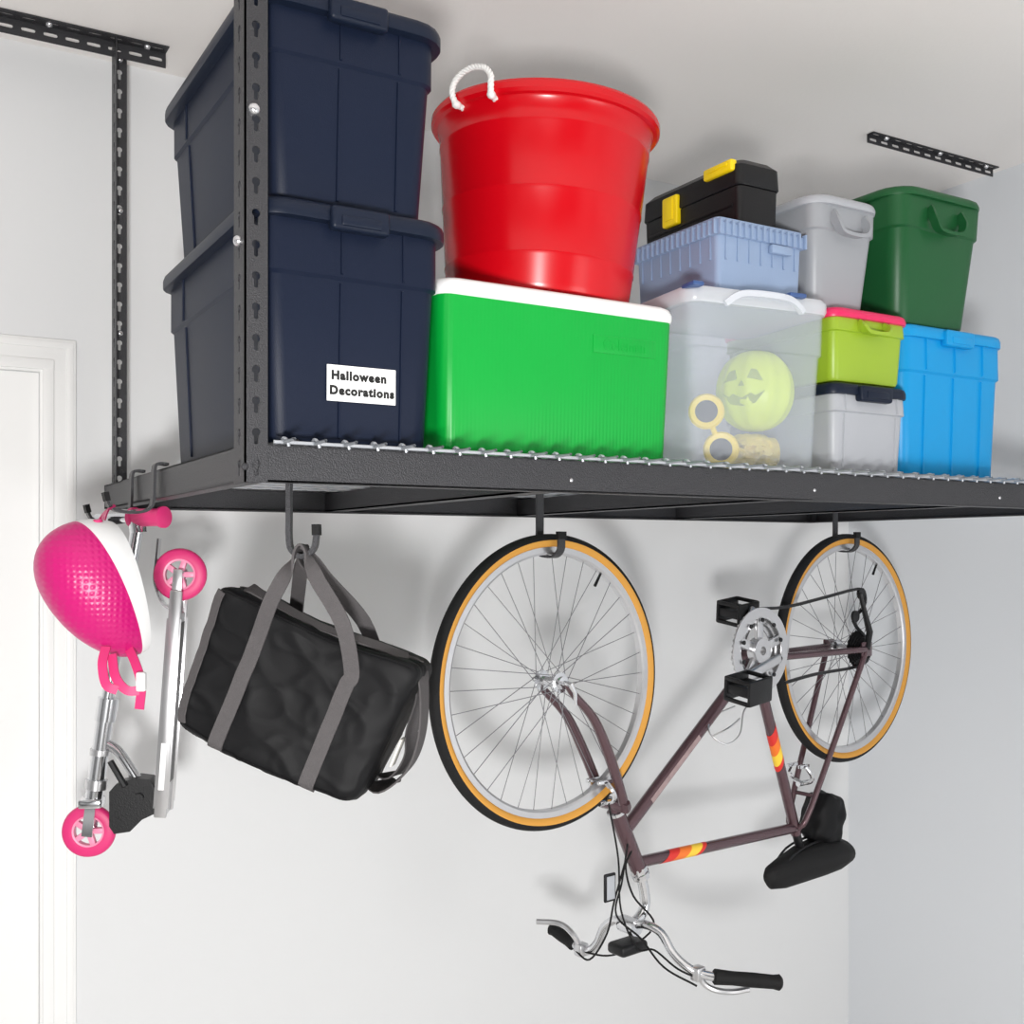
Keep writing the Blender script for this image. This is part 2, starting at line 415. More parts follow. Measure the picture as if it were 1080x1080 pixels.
tote('storage_tote', 'small light grey box under a navy lid, below the olive box', 'storage tote', (1.352, 1.574, .075, .42), DK, 1.891, M['grey2'], M['navylid'], flare=.008, lid_h=.030, r=.02, ov=.010, latch=True, ribs=((.12, .006), (.88, .006)))
tote('storage_tote', 'small olive green box with hot pink lid', 'storage tote', (1.352, 1.574, .075, .42), 1.891, 2.060, M['olive'], M['pinklid'], flare=.008, lid_h=.026, r=.02, ov=.010, latch=False, handle=(.04, .022, .02))
tote('storage_tote', 'mid grey lidded tub on top of the pink lidded box', 'storage tote', (1.334, 1.500, .115, .50), 2.060, 2.318, M['grey'], M['grey2'], flare=.022, lid_h=.026, r=.03, ov=.010, latch=False, handle=(.05, .030, .045))
tote('storage_tote', 'bright sky blue lidded tub at the right under the dark green tub', 'storage tote', (1.632, 1.985, .12, .62), DK, 2.060, M['blue'], M['blue'], flare=.012, lid_h=.034, r=.03, latch=True, ribs=((.2, .008), (.5, .008), (.8, .008)))
tote('storage_tote', 'dark forest green lidded tub on top of the bright blue one', 'storage tote', (1.625, 1.882, .125, .60), 2.060, 2.388, M['dkgreen'], M['dkgreen'], flare=.030, lid_h=.026, r=.04, latch=False, handle=(.055, .035, .055))

# ------------------------------------------------------------------ cooler
ck = thing('cooler', 'bright green hard cooler with flat white lid under the red tub', 'cooler', (.63, .25, DK))
cu0, cu1, cv0, cv1 = .378, .892, .085, .43; cw = 2.003
S_ = [(-.012, 0), (-.003, .004), (0, .014), (.006, .18), (.010, .290)]
mb = MB().loft([rr(cu0-e, cu1+e, cv0-e, cv1+e, .03, DK+z) for e, z in S_]); cb = mb.build('body', M['green'], ck)
mb = MB(); L = [(.008, cw-.034), (.012, cw-.032), (.014, cw-.026), (.014, cw-.016), (.010, cw-.006), (.002, cw-.001), (-.01, cw)]
mb.loft([rr(cu0-e, cu1+e, cv0-e, cv1+e, .034, z) for e, z in L]); mb.build('lid', M['white'], ck)
pc = at_v(658, 366, cv0-.006)
XP = frame_m((1, 0, 0), (0, -.03, 1), (0, -1, -.03), (pc.x, cv0-.0085, pc.z))
mb = MB().box((-.076, -.017, -.004), (.076, .017, .0009), .0008, X=XP)
text_to(mb, 'Coleman', .029, XP @ Matrix.Translation((0, 0, .001)), .0007, .0006)
o = mb.build('emblem', M['green'], ck); o['label'] = 'raised green emblem on the front'

# ------------------------------------------------------------------ red tub
bx = V((.716, .285, cw+.0115))-RT*.014
XB = Matrix.Translation(bx) @ Matrix.Rotation(math.radians(2.6), 4, FW)
rb = thing('rope_handle_tub', 'large round red tub with white rope handle sitting on the green cooler', 'tub', bx, X=XB)
mb = MB()
H = .392
prof = [(0, 0), (.180, 0), (.188, .004), (.192, .014)]
def rad(z): return .192+.034*(z/H)
for zr in (.075, .20, .325):
    prof += [(rad(zr-.006), zr-.006), (rad(zr)+.0012, zr-.002), (rad(zr)+.0012, zr+.002), (rad(zr+.006), zr+.006)]
prof += [(.225, H-.030), (.228, H-.026), (.236, H-.024), (.241, H-.018), (.241, H-.006), (.237, H), (.228, H), (.222, H-.006), (.186, .02), (0, .016)]
mb.lathe(prof, Matrix.Identity(4), 96)
mb.build('body', M['red'], rb, 30, local=True)
ca = math.atan2(-FW.y, -FW.x)
def rimp(phi, r, z):
    a = ca-math.radians(phi)
    return V((r*math.cos(a), r*math.sin(a), z))
RP = smooth_path([rimp(48, .224, H-.030), rimp(48, .242, H-.026), rimp(49, .249, H-.010), rimp(49, .248, H+.008), rimp(46, .245, H+.024), rimp(39, .243, H+.033), rimp(31, .244, H+.026), rimp(27, .247, H+.008), rimp(26.5, .249, H-.010), rimp(27, .242, H-.026), rimp(27, .224, H-.030)], 8)
T = tangents(RP); mb = MB()
for j in range(3):
    pts = []; nr = V((0, 0, 1)).cross(T[0]).normalized(); acc = 0
    for i, p in enumerate(RP):
        nr = (nr-T[i]*nr.dot(T[i])).normalized(); b = T[i].cross(nr)
        if i: acc += (RP[i]-RP[i-1]).length
        a = acc*260+2*PI*j/3
        pts.append(p+(nr*math.cos(a)+b*math.sin(a))*.0030)
    mb.tube(pts, .0036, 7)
mb.build('rope_handle', M['rope'], rb, 60, local=True)
for ph in (48, 27):
    c = rimp(ph, .241, H-.028); d_ = rimp(ph, 1, 0).normalized()
    MB().tube([c-d_*.010, c-d_*.007, c, c+d_*.006, c+d_*.009], [.003, .007, .0085, .007, .003], 10).build('rope_knot', M['rope'], rb, 60, local=True)

# ------------------------------------------------------------------ clear bin (stands slightly turned)
bw = 2.060
XC = Matrix.Translation((1.279, .052, 0)) @ Matrix.Rotation(math.radians(-6), 4, 'Z')
cu0, cu1, cv0, cv1 = -.326, 0., 0., .262
cb = thing('clear_storage_bin', 'frosted clear plastic bin with halloween things inside, beside the green cooler', 'storage bin', None, X=XC @ Matrix.Translation((-.163, .13, DK)))
def tr(loop): return [XC @ p for p in loop]
Ho = [(-.008, 0), (0, .006), (.006, .17), (.010, .25), (.014, .253), (.016, .345)]
outer = [tr(rr(cu0-e, cu1+e, cv0-e, cv1+e, .03, DK+z)) for e, z in Ho]
inner = [tr(rr(cu0-e+.003, cu1+e-.003, cv0-e+.003, cv1+e-.003, .027, DK+z+(.003 if i == 0 else 0))) for i, (e, z) in enumerate(Ho)]
mb = MB().loft(outer+inner[::-1]); mb.build('body', M['clear'], cb)
L = [(.014, bw-.040), (.022, bw-.038), (.025, bw-.030), (.025, bw-.014), (.020, bw-.006), (.008, bw-.003), (.0, bw)]
mb = MB().loft([tr(rr(cu0-e, cu1+e, cv0-e, cv1+e, .04, z)) for e, z in L]); mb.build('lid', M['clearrim'], cb)
cc = (cu0+cu1)/2
P = smooth_path([(cc-.10, cv0-.027, bw-.040), (cc-.075, cv0-.031, bw-.022), (cc-.04, cv0-.032, bw-.014), (cc+.04, cv0-.032, bw-.014), (cc+.075, cv0-.031, bw-.022), (cc+.10, cv0-.027, bw-.040)], 5)
mb = MB().ribbon(tr(P), V((0, 0, 1)), .013, .010); mb.build('rim_handle', M['clearrim'], cb)
for (a, b) in ((cu0-.022, cu0+.006), (cc+.06, cc+.105)):
    mb = MB().box((a, cv0-.036, bw-.011), (b, cv0+.01, bw-.0005), .004, X=XC); mb.build('latch', M['bluehandle'], cb)
# contents
pile = thing('folded_cloth', 'crumpled mustard yellow cloth lying in the clear bin', 'cloth', (1.186, .19, DK+.004))
bm = bmesh.new(); bmesh.ops.create_cube(bm, size=2); bmesh.ops.subdivide_edges(bm, edges=list(bm.edges), cuts=17, use_grid_fill=True)
for v in bm.verts:
    q = v.co.copy(); l = (abs(q.x)**3+abs(q.y)**3+abs(q.z)**3)**(1/3.); q /= l
    nz = noise.noise(q*3.4)*.012+noise.noise(q*7)*.008
    v.co = V((1.194+q.x*.068+nz, .195+q.y*.076+nz, max(DK+.0045, DK+.047+q.z*.042+(nz*.8 if q.z > -.2 else 0))))
MB().bm(bm).build('cloth', M['cloth'], pile, 60)
pc = V((1.198, .162, 1.866))
pk = thing('pumpkin_pail', 'lime green jack o lantern pail inside the clear bin', 'pail', (pc.x, pc.y, pc.z-.085))
n = 60; loops = []
PW, PH = .084, .090
for i in range(1, 18):
    th = PI*i/18; lp_ = []
    for j in range(n):
        ph = 2*PI*j/n; rr_ = PW*(math.sin(th)**.85)*(1+.035*math.cos(ph*10))
        lp_.append(pc+V((rr_*math.cos(ph), rr_*math.sin(ph), -PH*math.cos(th))))
    loops.append(lp_)
pbody = MB().loft(loops).build('shell', M['lime'], pk, 60)
fd = (CAM-pc); fd.z = 0; fd.normalize(); fd = (fd-RT*.40).normalized(); fr = V((-fd.y, fd.x, 0))
def facepoly(pts, name):
    mb = MB(); vs = []
    for off in (PW*.99, PW*1.05):
        for (x, y) in pts:
            a = x/PW; b = y/PH
            vs.append(pc+fd*off*math.cos(a)*math.cos(b)+fr*off*math.sin(a)*math.cos(b)+UP*PH*1.02*math.sin(b))
    k = len(pts); mb.add(vs, [list(range(k))[::-1], list(range(k, 2*k))]+[[i, (i+1) % k, k+(i+1) % k, k+i] for i in range(k)])
    return mb.build(name, M['facehole'], pk)
facepoly([(-.045, .012), (-.012, .018), (-.020, .040), (-.034, .036)], 'eye'); facepoly([(.012, .018), (.045, .012), (.034, .036), (.020, .040)], 'eye')
facepoly([(-.007, .002), (.007, .002), (0, .014)], 'nose')
facepoly([(-.05, -.010), (-.03, -.020), (-.02, -.014), (0, -.024), (.02, -.014), (.03, -.020), (.05, -.010), (.03, -.036), (0, -.042), (-.03, -.036)], 'mouth')
# oversized toy glasses leaning upright
g1 = at_v(745, 434, .118); g2 = g1+V((.030, -.012, 0)); g2.z = DK+.043
fg = (CAM-g1); fg.z = 0; fg.normalize(); gr = V((-fg.y, fg.x, 0))
tk = thing('toy_glasses', 'oversized yellow toy glasses with dark lenses standing on edge in the clear bin', 'toy glasses', (g2.x, g2.y, DK+.004))
for g in (g1, g2):
    XG = frame_m(gr, UP, fg, g)
    MB().lathe([(.024, -.005), (.034, -.006), (.038, 0), (.034, .006), (.024, .005)], XG, 28, True).build('rim', M['yellow'], tk)
    MB().lathe([(0, -.002), (.025, -.002), (.025, .002), (0, .003)], XG, 24).build('lens', M['bkmetal'], tk)
gd = (g2-g1).normalized()
MB().tube([g1+gd*.034, g2-gd*.034], .006, 8).build('bridge', M['yellow'], tk)
MB().tube(smooth_path([g2+gr*.034, g2+gr*.045-fg*.03, g2+gr*.050-fg*.055-UP*.004], 4), .005, 8).build('temple', M['yellow'], tk)

# ------------------------------------------------------------------ slate blue crate on the clear bin
u0, u1, v0, v1 = 1.045, 1.286, .112, .39; w0, w1 = 2.062, 2.222
cr = thing('lidded_crate', 'slate blue ribbed crate on the clear bin, under the black tool case', 'crate', ((u0+u1)/2, .25, w0))
mb = MB().loft([rr(u0-e, u1+e, v0-e, v1+e, .014, w0+z) for e, z in [(-.004, 0), (0, .004), (.004, .118), (.004, .13)]])
for i in range(7):
    c = u0+.02+(u1-u0-.04)*i/6; mb.box((c-.002, v0-.006, w0+.07), (c+.002, v0+.002, w0+.125))
for i in range(8):
    c = v0+.02+(v1-v0-.04)*i/7; mb.box((u0-.006, c-.002, w0+.07), (u0+.002, c+.002, w0+.125))
mb.build('body', M['crate'], cr)
mb = MB().loft([rr(u0-e, u1+e, v0-e, v1+e, .014, z) for e, z in [(.006, w1-.040), (.010, w1-.038), (.010, w1-.014), (.006, w1-.012), (.006, w1-.002), (.002, w1)]])
for i in range(15):
    c = u0-.004+(u1-u0+.008)*i/14; mb.box((c-.0025, v0-.016, w1-.040), (c+.0025, v0-.004, w1-.008), .001)
for i in range(17):
    c = v0-.004+(v1-v0+.008)*i/16; mb.box((u0-.016, c-.0025, w1-.040), (u0-.004, c+.0025, w1-.008), .001)
mb.build('lid', M['crate'], cr)
mb = MB().box((u1-.10, v0-.018, w1-.062), (u1-.04, v0-.003, w1-.042), .004); mb.build('latch', M['crate'], cr)

# ------------------------------------------------------------------ black tool case
u0, u1, v0, v1 = 1.136, 1.252, .145, .485; w0, w1 = 2.2225, 2.378
tc_ = thing('tool_case', 'black tool case with yellow latches on top of the slate blue crate', 'tool case', ((u0+u1)/2, .31, w0))
mb = MB().loft([rr(u0-e, u1+e, v0-e, v1+e, .016, w0+z) for e, z in [(-.006, 0), (0, .006), (.002, .092)]]); mb.build('body', M['black'], tc_)
mb = MB().loft([rr(u0-e, u1+e, v0-e, v1+e, .018, w0+z) for e, z in [(.004, .094), (.006, .097), (.004, .140), (-.010, .154), (-.014, .1555)]]); mb.build('lid', M['black'], tc_)
MB().box((u0-.004, v0+.06, w0+.012), (u0+.004, v1-.05, w0+.03), .003).build('rib', M['black'], tc_)
MB().box((u0-.004, v0+.02, w0+.05), (u0+.004, v1-.02, w0+.058), .002).build('rib', M['black'], tc_)
for (a, b, za, zb) in ((.345, .40, .058, .128), (.155, .25, .126, .152)):
    mb = MB().box((u0-.015, a, w0+za), (u0+.004, b, w0+zb), .005, seg=3)
    mb.box((u0-.018, a+.012, w0+za+.012), (u0-.008, b-.012, w0+zb-.006), .003)
    mb.build('latch', M['yellow'], tc_)

# ------------------------------------------------------------------ bicycle
FH = V((.858, .480, 1.2035)); RH = V((2.038, .666, 1.218))
D = (RH-FH); D.z = 0; D.normalize(); N = V((-D.y, D.x, 0))
def bp(px, py, off=0): return at_pl(px, py, FH+N*off, N)
bk = thing('bicycle', 'plum coloured road bicycle with amber tyres hanging upside down by both wheels', 'bicycle', (1.45, .57, .80))
def wheel(c, rear):
    X = frame_m(D, UP, -N, c)          # local z towards the viewer
    mb = MB().lathe([(.297, -.008), (.302, -.011), (.315, -.011), (.315, .011), (.302, .011), (.297, .008)], X, 96, True)
    rim = mb.build('wheel', M['alu'], bk, 30)
    prof = []; mis = []
    for i in range(24):
        a = 2*PI*(i+.5)/24; prof.append((.3285+.0168*math.cos(a), .0168*math.sin(a)))
        am = 2*PI*(i+1)/24
        mis.append(0 if math.cos(am) > .20 else 1)
    MB().lathe(prof, X, 120, True, mis).build('tire', [M['tread'], M['amber']], rim, 60)
    hp = [(.004, -.062), (.006, -.062), (.006, -.046), (.015, -.045), (.015, -.036), (.024, -.034), (.024, -.030), (.011, -.027), (.010, 0), (.011, .027), (.024, .030), (.024, .034), (.015, .036), (.015, .045), (.006, .046), (.006, .062), (.004, .062)]
    MB().lathe(hp, X, 28).build('hub', M['chrome'], rim, 30)
    for i in range(36):
        side = 1 if i % 2 else -1
        a = 2*PI*i/36; tw = math.radians(42)*(1 if (i//2) % 2 else -1)
        p0 = X @ V((.023*math.cos(a+tw), .023*math.sin(a+tw), side*.032)); p1 = X @ V((.300*math.cos(a), .300*math.sin(a), side*.002))
        MB().tube([p0, p1], .0010, 5).build('spoke', M['spoke'], rim)
    mb = MB().tube([X @ V((.30*math.cos(1.0), .30*math.sin(1.0), 0)), X @ V((.262*math.cos(1.0), .262*math.sin(1.0), 0))], [.003, .004], 8)
    mb.build('valve', M['rubber'], rim)
    if rear:
        mb = MB()
        for q, r in enumerate((.056, .050, .044, .038, .033)):
            z = .036+q*.0045; nt = 20; poly = []
            for i in range(nt*2):
                a = PI*i/nt; ro = r*(1.0 if i % 2 else .93); poly.append((ro*math.cos(a), ro*math.sin(a)))
            mb.prism(poly, X @ Matrix.Translation((0, 0, z)), .002)
        mb.lathe([(.02, .034), (.02, .060), (.008, .062)], X, 20)
        mb.build('freewheel', M['bkmetal'], rim, 30)
    else:
        mb = MB().tube([X @ V((0, 0, .06)), X @ V((0, 0, .068)), X @ V((.012, -.02, .070)), X @ V((.018, -.05, .066))], [.006, .007, .005, .004], 8)
        mb.build('quick_release', M['chrome'], rim)
    return rim
wheel(FH, False); wheel(RH, True)
BBp = bp(795, 694); HT1 = bp(650, 856); HT2 = bp(675, 921); HTa = bp(659, 876); HTb = bp(671, 910); SC = bp(838, 873)
mb = MB(); mb.tube([HT1, HT2], .0205, 18); mb.tube([HTa, BBp], .0165, 16); mb.tube([HTb, SC], .0148, 16); mb.tube([BBp, SC+(SC-BBp).normalized()*.02], .0155, 16)
mb.tube([BBp-N*.036, BBp+N*.036], .022, 18)
for s in (-1, 1):
    mb.tube(smooth_path([RH+N*s*.066, RH+N*s*.064+(SC-RH)*.12, SC+N*s*.034+(RH-SC)*.12, SC+N*s*.014], 4), .0088, 12)
    mb.tube(smooth_path([RH+N*s*.066, RH+N*s*.064+(BBp-RH)*.15, BBp+N*s*.038+(RH-BBp)*.2, BBp+N*s*.024], 4), .0098, 12)
    mb.box((-.022, -.022, -.003), (.03, .022, .003), .003, X=frame_m(D, UP, -N, RH+N*s*.066))
mb.tube([SC+(RH-SC)*.18-N*.036, SC+(RH-SC)*.18+N*.036], .006, 8)
frm = mb.build('frame', M['frame'], bk, 40)
for p in (HT1, HT2):
    a = (HT2-HT1).normalized(); MB().tube([p-a*.006, p-a*.004, p+a*.004, p+a*.006], [.020, .024, .024, .020], 18).build('headset', M['chrome'], bk)
def bands(P, Q, r, cols, slant):
    ax = (Q-P).normalized(); e1 = ax.cross(N).normalized()
    for (a, b, m) in cols:
        loops = []
        for t in (a, b):
            c = P+(Q-P)*t
            loops.append([c+(e1*math.cos(2*PI*j/24)+N*math.sin(2*PI*j/24))*(r+.0006)+ax*slant*math.cos(2*PI*j/24) for j in range(24)])
        MB().loft(loops, c0=False, c1=False).build('decal', m, frm)
bands(HTb, SC, .0148, ((.15, .21, M['dred']), (.21, .28, M['orange']), (.28, .345, M['dyel']), (.345, .37, M['dred'])), .020)
bands(BBp, SC, .0155, ((.40, .46, M['dred']), (.46, .52, M['orange']), (.52, .58, M['dyel']), (.58, .61, M['dred'])), -.020)
ax = (BBp-HTa); t0 = [HTa+ax*(.16+.36*i/12) for i in range(13)]
e1 = ax.normalized().cross(N).normalized(); loops = []
for p in t0: loops.append([p+(-N*math.cos(b)+e1*math.sin(b))*(.0165+h) for h, b in ((.0007, -.42), (.0007, 0), (.0007, .42), (-.001, .42), (-.001, 0), (-.001, -.42))])
MB().loft(loops).build('decal', M['pale'], frm)
# fork
mb = MB()
for s in (-1, 1):
    P = smooth_path([FH+N*s*.054, bp(590, 731)+N*s*.052, bp(612, 757)+N*s*.049, bp(629, 795)+N*s*.045, bp(641, 828)+N*s*.040, bp(648, 848)+N*s*.034], 5)
    mb.tube(P, [.0075+.0055*min(1, i/14) for i in range(len(P))], 14)
mb.tube([bp(646, 843)-N*.046, bp(648, 848)-N*.040, bp(648, 848)+N*.040, bp(646, 843)+N*.046], [.010, .017, .017, .010], 14)
mb.tube([bp(648, 848), HT1], .018, 14)
mb.build('fork', M['frame'], bk, 45)
def caliper(px, py, off):
    c = bp(px, py, off); mb = MB()
    for s in (-1, 1):
        mb.tube(smooth_path([c-N*0.0, c+N*s*.030+UP*.01, c+N*s*.040+UP*.03-D*.01, c+N*s*.026+UP*.052-D*.018], 4), .0065, 8)
        mb.box((-.022, -.005, -.005), (.022, .005, .005), .002, X=frame_m(D, UP, -N, c+N*s*.020+UP*.054-D*.02))
    mb.tube([c-D*.02, c+D*.03], .008, 10)
    return mb.build('brake_caliper', M['chrome'], bk)
caliper(638, 846, -.012); caliper(846, 826, 0)
# stem + bars
C0 = bp(664, 976)
mb = MB(); mb.tube(smooth_path([HT2, bp(679, 938), bp(680, 955), bp(674, 968), C0], 5), .0135, 14); mb.tube([C0-N*.026, C0+N*.026], .021, 16); mb.tube([bp(673, 914), bp(676, 926)], .0225, 8)
mb.build('stem', M['chrome'], bk)
NB = [(664, 976, 0), (680, 975, -.045), (697, 984, -.085), (710, 1006, -.125), (728, 1022, -.165), (752, 1030, -.205), (790, 1033, -.255), (820, 1036, -.295)]
FB = [(664, 976, 0), (650, 970, .045), (637, 978, .085), (630, 994, .125), (620, 1003, .160), (606, 996, .20), (592, 986, .25), (584, 980, .28)]
near = smooth_path([bp(*a) for a in NB], 5); far = smooth_path([bp(*a) for a in FB], 5)
MB().tube(far[::-1]+near[1:], .0108, 14).build('handlebar', M['chrome'], bk)
for ((a, b)) in ((NB[-3], NB[-1]), (FB[-3], FB[-1])):
    A, B = bp(*a), bp(*b); d_ = (B-A).normalized()
    pts = [A, A+d_*.004, A+(B-A)*.3, A+(B-A)*.6, A+(B-A)*.93, B+d_*.004, B+d_*.010]
    MB().tube(pts, [.014, .0185, .0165, .0175, .0165, .0190, .013], 14).build('grip', M['rubber'], bk)
for (pts, cl) in (([(738, 1026, -.18), (742, 1037, -.19), (754, 1044, -.205), (772, 1046, -.22), (790, 1043, -.24)], (736, 1025, -.178)), ([(612, 999, .18), (604, 985, .19), (590, 974, .23), (566, 972, .28)], (613, 1000, .178))):
    P = smooth_path([bp(*a) for a in pts], 4); mb = MB().tube(P, [.012]+[.0075]*(len(P)-1), 8)
    c = bp(*cl); mb.box((-.016, -.020, -.014), (.016, .014, .014), .006, X=frame_m(D, UP, -N, c))
    mb.build('brake_lever', M['alu'], bk)
for (pts) in ([(742, 1034, -.19), (715, 1022, -.15), (690, 1002, -.09), (672, 1000, -.05), (655, 960, -.03), (652, 905, -.03), (642, 848, -.03)],
              [(612, 1003, .18), (640, 1008, .08), (664, 1000, .0), (690, 975, -.02), (668, 945, -.03), (660, 915, -.03), (666, 898, -.024)],
              [(735, 1040, -.18), (700, 1020, -.12), (676, 990, -.05), (650, 965, -.02), (656, 930, -.02), (662, 890, -.024)],
              [(606, 1002, .19), (622, 1012, .12), (640, 985, .05), (648, 950, .02), (662, 900, .02)]):
    MB().tube(smooth_path([bp(*a) for a in pts], 6), .0026, 6).build('cable', M['rubber'], bk)
X = frame_m(D, UP, -N, bp(643, 936, -.03))
mb = MB().box((-.018, -.034, -.004), (.018, .034, .004), .003, X=X); mb.box((-.013, -.028, .003), (.013, .028, .0055), .001, X=X, mi=1); mb.build('reflector', [M['bkmetal'], M['grey2']], bk)
X = frame_m(D, UP, -N, bp(662, 998, -.02)); mb = MB().box((-.045, -.014, -.03), (.045, .014, .03), .010, X=X, seg=3); mb.build('headlamp', M['black'], bk)
# drivetrain
cc = bp(800, 686, -.058); X = frame_m(D, UP, -N, cc)
nt = 44
def ring(mb, r0, r1, z0, z1, teeth):
    n_ = nt*2
    def L(r, z, t=0): return [X @ V(((r-(t if i % 2 else 0))*math.cos(2*PI*i/n_), (r-(t if i % 2 else 0))*math.sin(2*PI*i/n_), z)) for i in range(n_)]
    mb.loft([L(r0, z0), L(r1, z0, teeth), L(r1, z1, teeth), L(r0, z1)], closed=True)
mb = MB()
ring(mb, .088, .116, .006, .010, .0); ring(mb, .076, .110, -.004, -.001, .005); ring(mb, .062, .090, -.012, -.009, .005)
ring(mb, .012, .034, -.012, .016, 0)
for i in range(5):
    a = 2*PI*i/5+.3; Xr = X @ Matrix.Rotation(a, 4, 'Z'); mb.box((.02, -.013, -.004), (.096, .013, .007), .003, X=Xr)
crk = mb.build('crankset', M['alu'], bk)
for i in range(10):
    a = 2*PI*(i+.5)/10; c = X @ V((.083*math.cos(a), .083*math.sin(a), .012)); MB().tube([c, c-N*.004], .006, 8).build('chainring_bolt', M['bkmetal'], crk)
for pz, o1 in ((bp(789, 726, -.130), -.075), (bp(778, 645, .115), .062)):
    s = -1 if o1 < 0 else 1
    b0 = BBp+N*o1
    e = pz+N*(o1-(pz-FH).dot(N)); ad = (e-b0); la = ad.length; ad.normalize()
    MB().box((-.018, -.013, -.008), (la+.015, .013, .008), .006, X=frame_m(ad, N.cross(ad), N, b0), seg=3).build('crank_arm', M['alu'], bk)
    Xp = frame_m(D, UP, -N, pz) @ Matrix.Rotation(.12, 4, 'Z') @ Matrix.Rotation(.15, 4, 'X')
    mb = MB()
    for x in (-.026, .026): mb.box((x-.016, -.013, -.038), (x+.016, .013, .038), .004, X=Xp)
    for z in (-.038, .038): mb.box((-.046, -.033, z-.005), (.046, .033, z+.005), .004, X=Xp)
    for x in (-.042, .042): mb.box((x-.004, -.033, -.038), (x+.004, -.022, .038), .002, X=Xp); mb.box((x-.004, .022, -.038), (x+.004, .033, .038), .002, X=Xp)
    mb.tube([e, pz+N*s*.036], .010, 10)
    mb.build('pedal', M['black'], bk)
f0 = RH-N*.048
P = [bp(800, 642, -.058), bp(830, 640, -.058), bp(870, 630, -.055), bp(905, 621, -.052), bp(912, 627, -.052), bp(911, 640, -.05), bp(900, 655, -.05), f0+D*.035+UP*.025, f0+D*.05-UP*.01, f0-UP*.05, bp(860, 711, -.055), bp(828, 720, -.058)]
mb = MB().ribbon(smooth_path(P, 3), N, .007, .008); mb.build('chain', M['bkmetal'], bk)
mb = MB().tube([RH-N*.07, RH-N*.066+UP*.05+D*.02, bp(907, 626, -.056)], [.009, .010, .006], 8)
for (px, py) in ((908, 626), (902, 650)):
    mb.lathe([(0, -.004), (.017, -.004), (.017, .004), (0, .004)], frame_m(D, UP, -N, bp(px, py, -.052)), 16)
mb.build('derailleur', M['bkmetal'], bk)
mb = MB().tube(smooth_path([bp(790, 742, -.02), bp(784, 752, -.05), bp(780, 775, -.06), bp(765, 785, -.05), bp(748, 772, -.03), bp(752, 756, 0), bp(775, 745, .02)], 6), .0024, 6)
mb.tube(smooth_path([bp(752, 776, -.04), bp(768, 768, -.06), bp(780, 758, -.05)], 5), .0024, 6)
mb.build('bottle_cage', M['alu'], bk)
# saddle
mb = MB().tube([SC+(SC-BBp).normalized()*.005, bp(846, 902)], .0128, 12); mb.build('seat_post', M['bkmetal'], bk)
secs = [((808, 925), .010, .018), ((813, 924), .024, .038), ((826, 918), .032, .052), ((844, 909), .046, .060), ((862, 902), .060, .062), ((876, 898), .064, .056), ((886, 896), .054, .042), ((891, 896), .030, .018)]
loops = []
for (pp, hw, hh) in secs:
    c = bp(*pp); lp_ = []
    for j in range(20):
        a = 2*PI*j/20; z = hh*math.sin(a)
        lp_.append(c+N*hw*math.cos(a)+UP*(z*(.80 if z > 0 else .98)))
    loops.append(lp_)
MB().loft(loops).build('saddle', M['rubber'], bk, 60)
for s in (-1, 1): MB().tube(smooth_path([bp(815, 922)+N*s*.012, bp(836, 896)+N*s*.022, bp(862, 884)+N*s*.024, bp(884, 886)+N*s*.03], 4), .0035, 6).build('saddle_rail', M['bkmetal'], bk)
X = frame_m(D, UP, -N, bp(868, 862)) @ Matrix.Rotation(-.30, 4, 'Z')
bm = bmesh.new(); bmesh.ops.create_cube(bm, size=2); bmesh.ops.subdivide_edges(bm, edges=list(bm.edges), cuts=11, use_grid_fill=True)
for v in bm.verts:
    q = v.co.copy(); l = (abs(q.x)**4+abs(q.y)**4+abs(q.z)**4)**.25; q /= l
    f_ = 1+.12*noise.noise(q*2.1); v.co = V((q.x*.062*f_*(1-.15*q.y), q.y*.072*f_, q.z*.048*f_))
MB().bm(bm, X).build('saddle_bag', M['bag'], bk, 60)

# ------------------------------------------------------------------ hooks
HG = 'dark steel hanging hooks'
def hook_tool(label, pts, wd, width=.021, k=5, th=.0055):
    P = smooth_path(pts, k)
    t = thing('hanging_hook', label, 'hook', P[0], HG)
    MB().ribbon(P, wd, width, th).build('bar', M['steel'], t)
    e = P[-1]; d_ = (P[-1]-P[-2]).normalized()
    MB().ribbon([e-d_*.016, e+d_*.002], wd, width+.004, th+.004).build('tip_cap', M['rubber'], t)
    return t
def wheel_hook(c, label):
    top = c+UP*.302
    b = top+N*.040
    pts = [V((b.x, b.y, BT+.012))-N*.02, V((b.x, b.y, BT+.012)), V((b.x, b.y, BT-.01)), b+UP*.06, b+UP*.02, top+N*.033-UP*.004, top+N*.010-UP*.010, top-N*.016-UP*.009, top-N*.034+UP*.006, top-N*.036+UP*.030, top-N*.036+UP*.046]
    return hook_tool(label, pts, D, k=4)
wheel_hook(FH, 'dark steel hook holding the front wheel of the hanging bicycle')
wheel_hook(RH, 'dark steel hook holding the rear wheel of the hanging bicycle')
bh = at_v(305, 575, .065)
ur = RT
hk = lambda dx, w: V((bh.x, bh.y, w))+ur*dx
hook_tool('dark steel hook holding the black duffel bag', [V((bh.x, .036, BT+.0085)), V((bh.x, .05, BT+.0085)), V((bh.x, bh.y, BT-.005)), hk(0, 1.62), hk(0, 1.56), hk(0, 1.53), hk(.004, 1.508), hk(.022, 1.497), hk(.040, 1.508), hk(.045, 1.53), hk(.045, 1.548)], FW, k=4, th=.008)
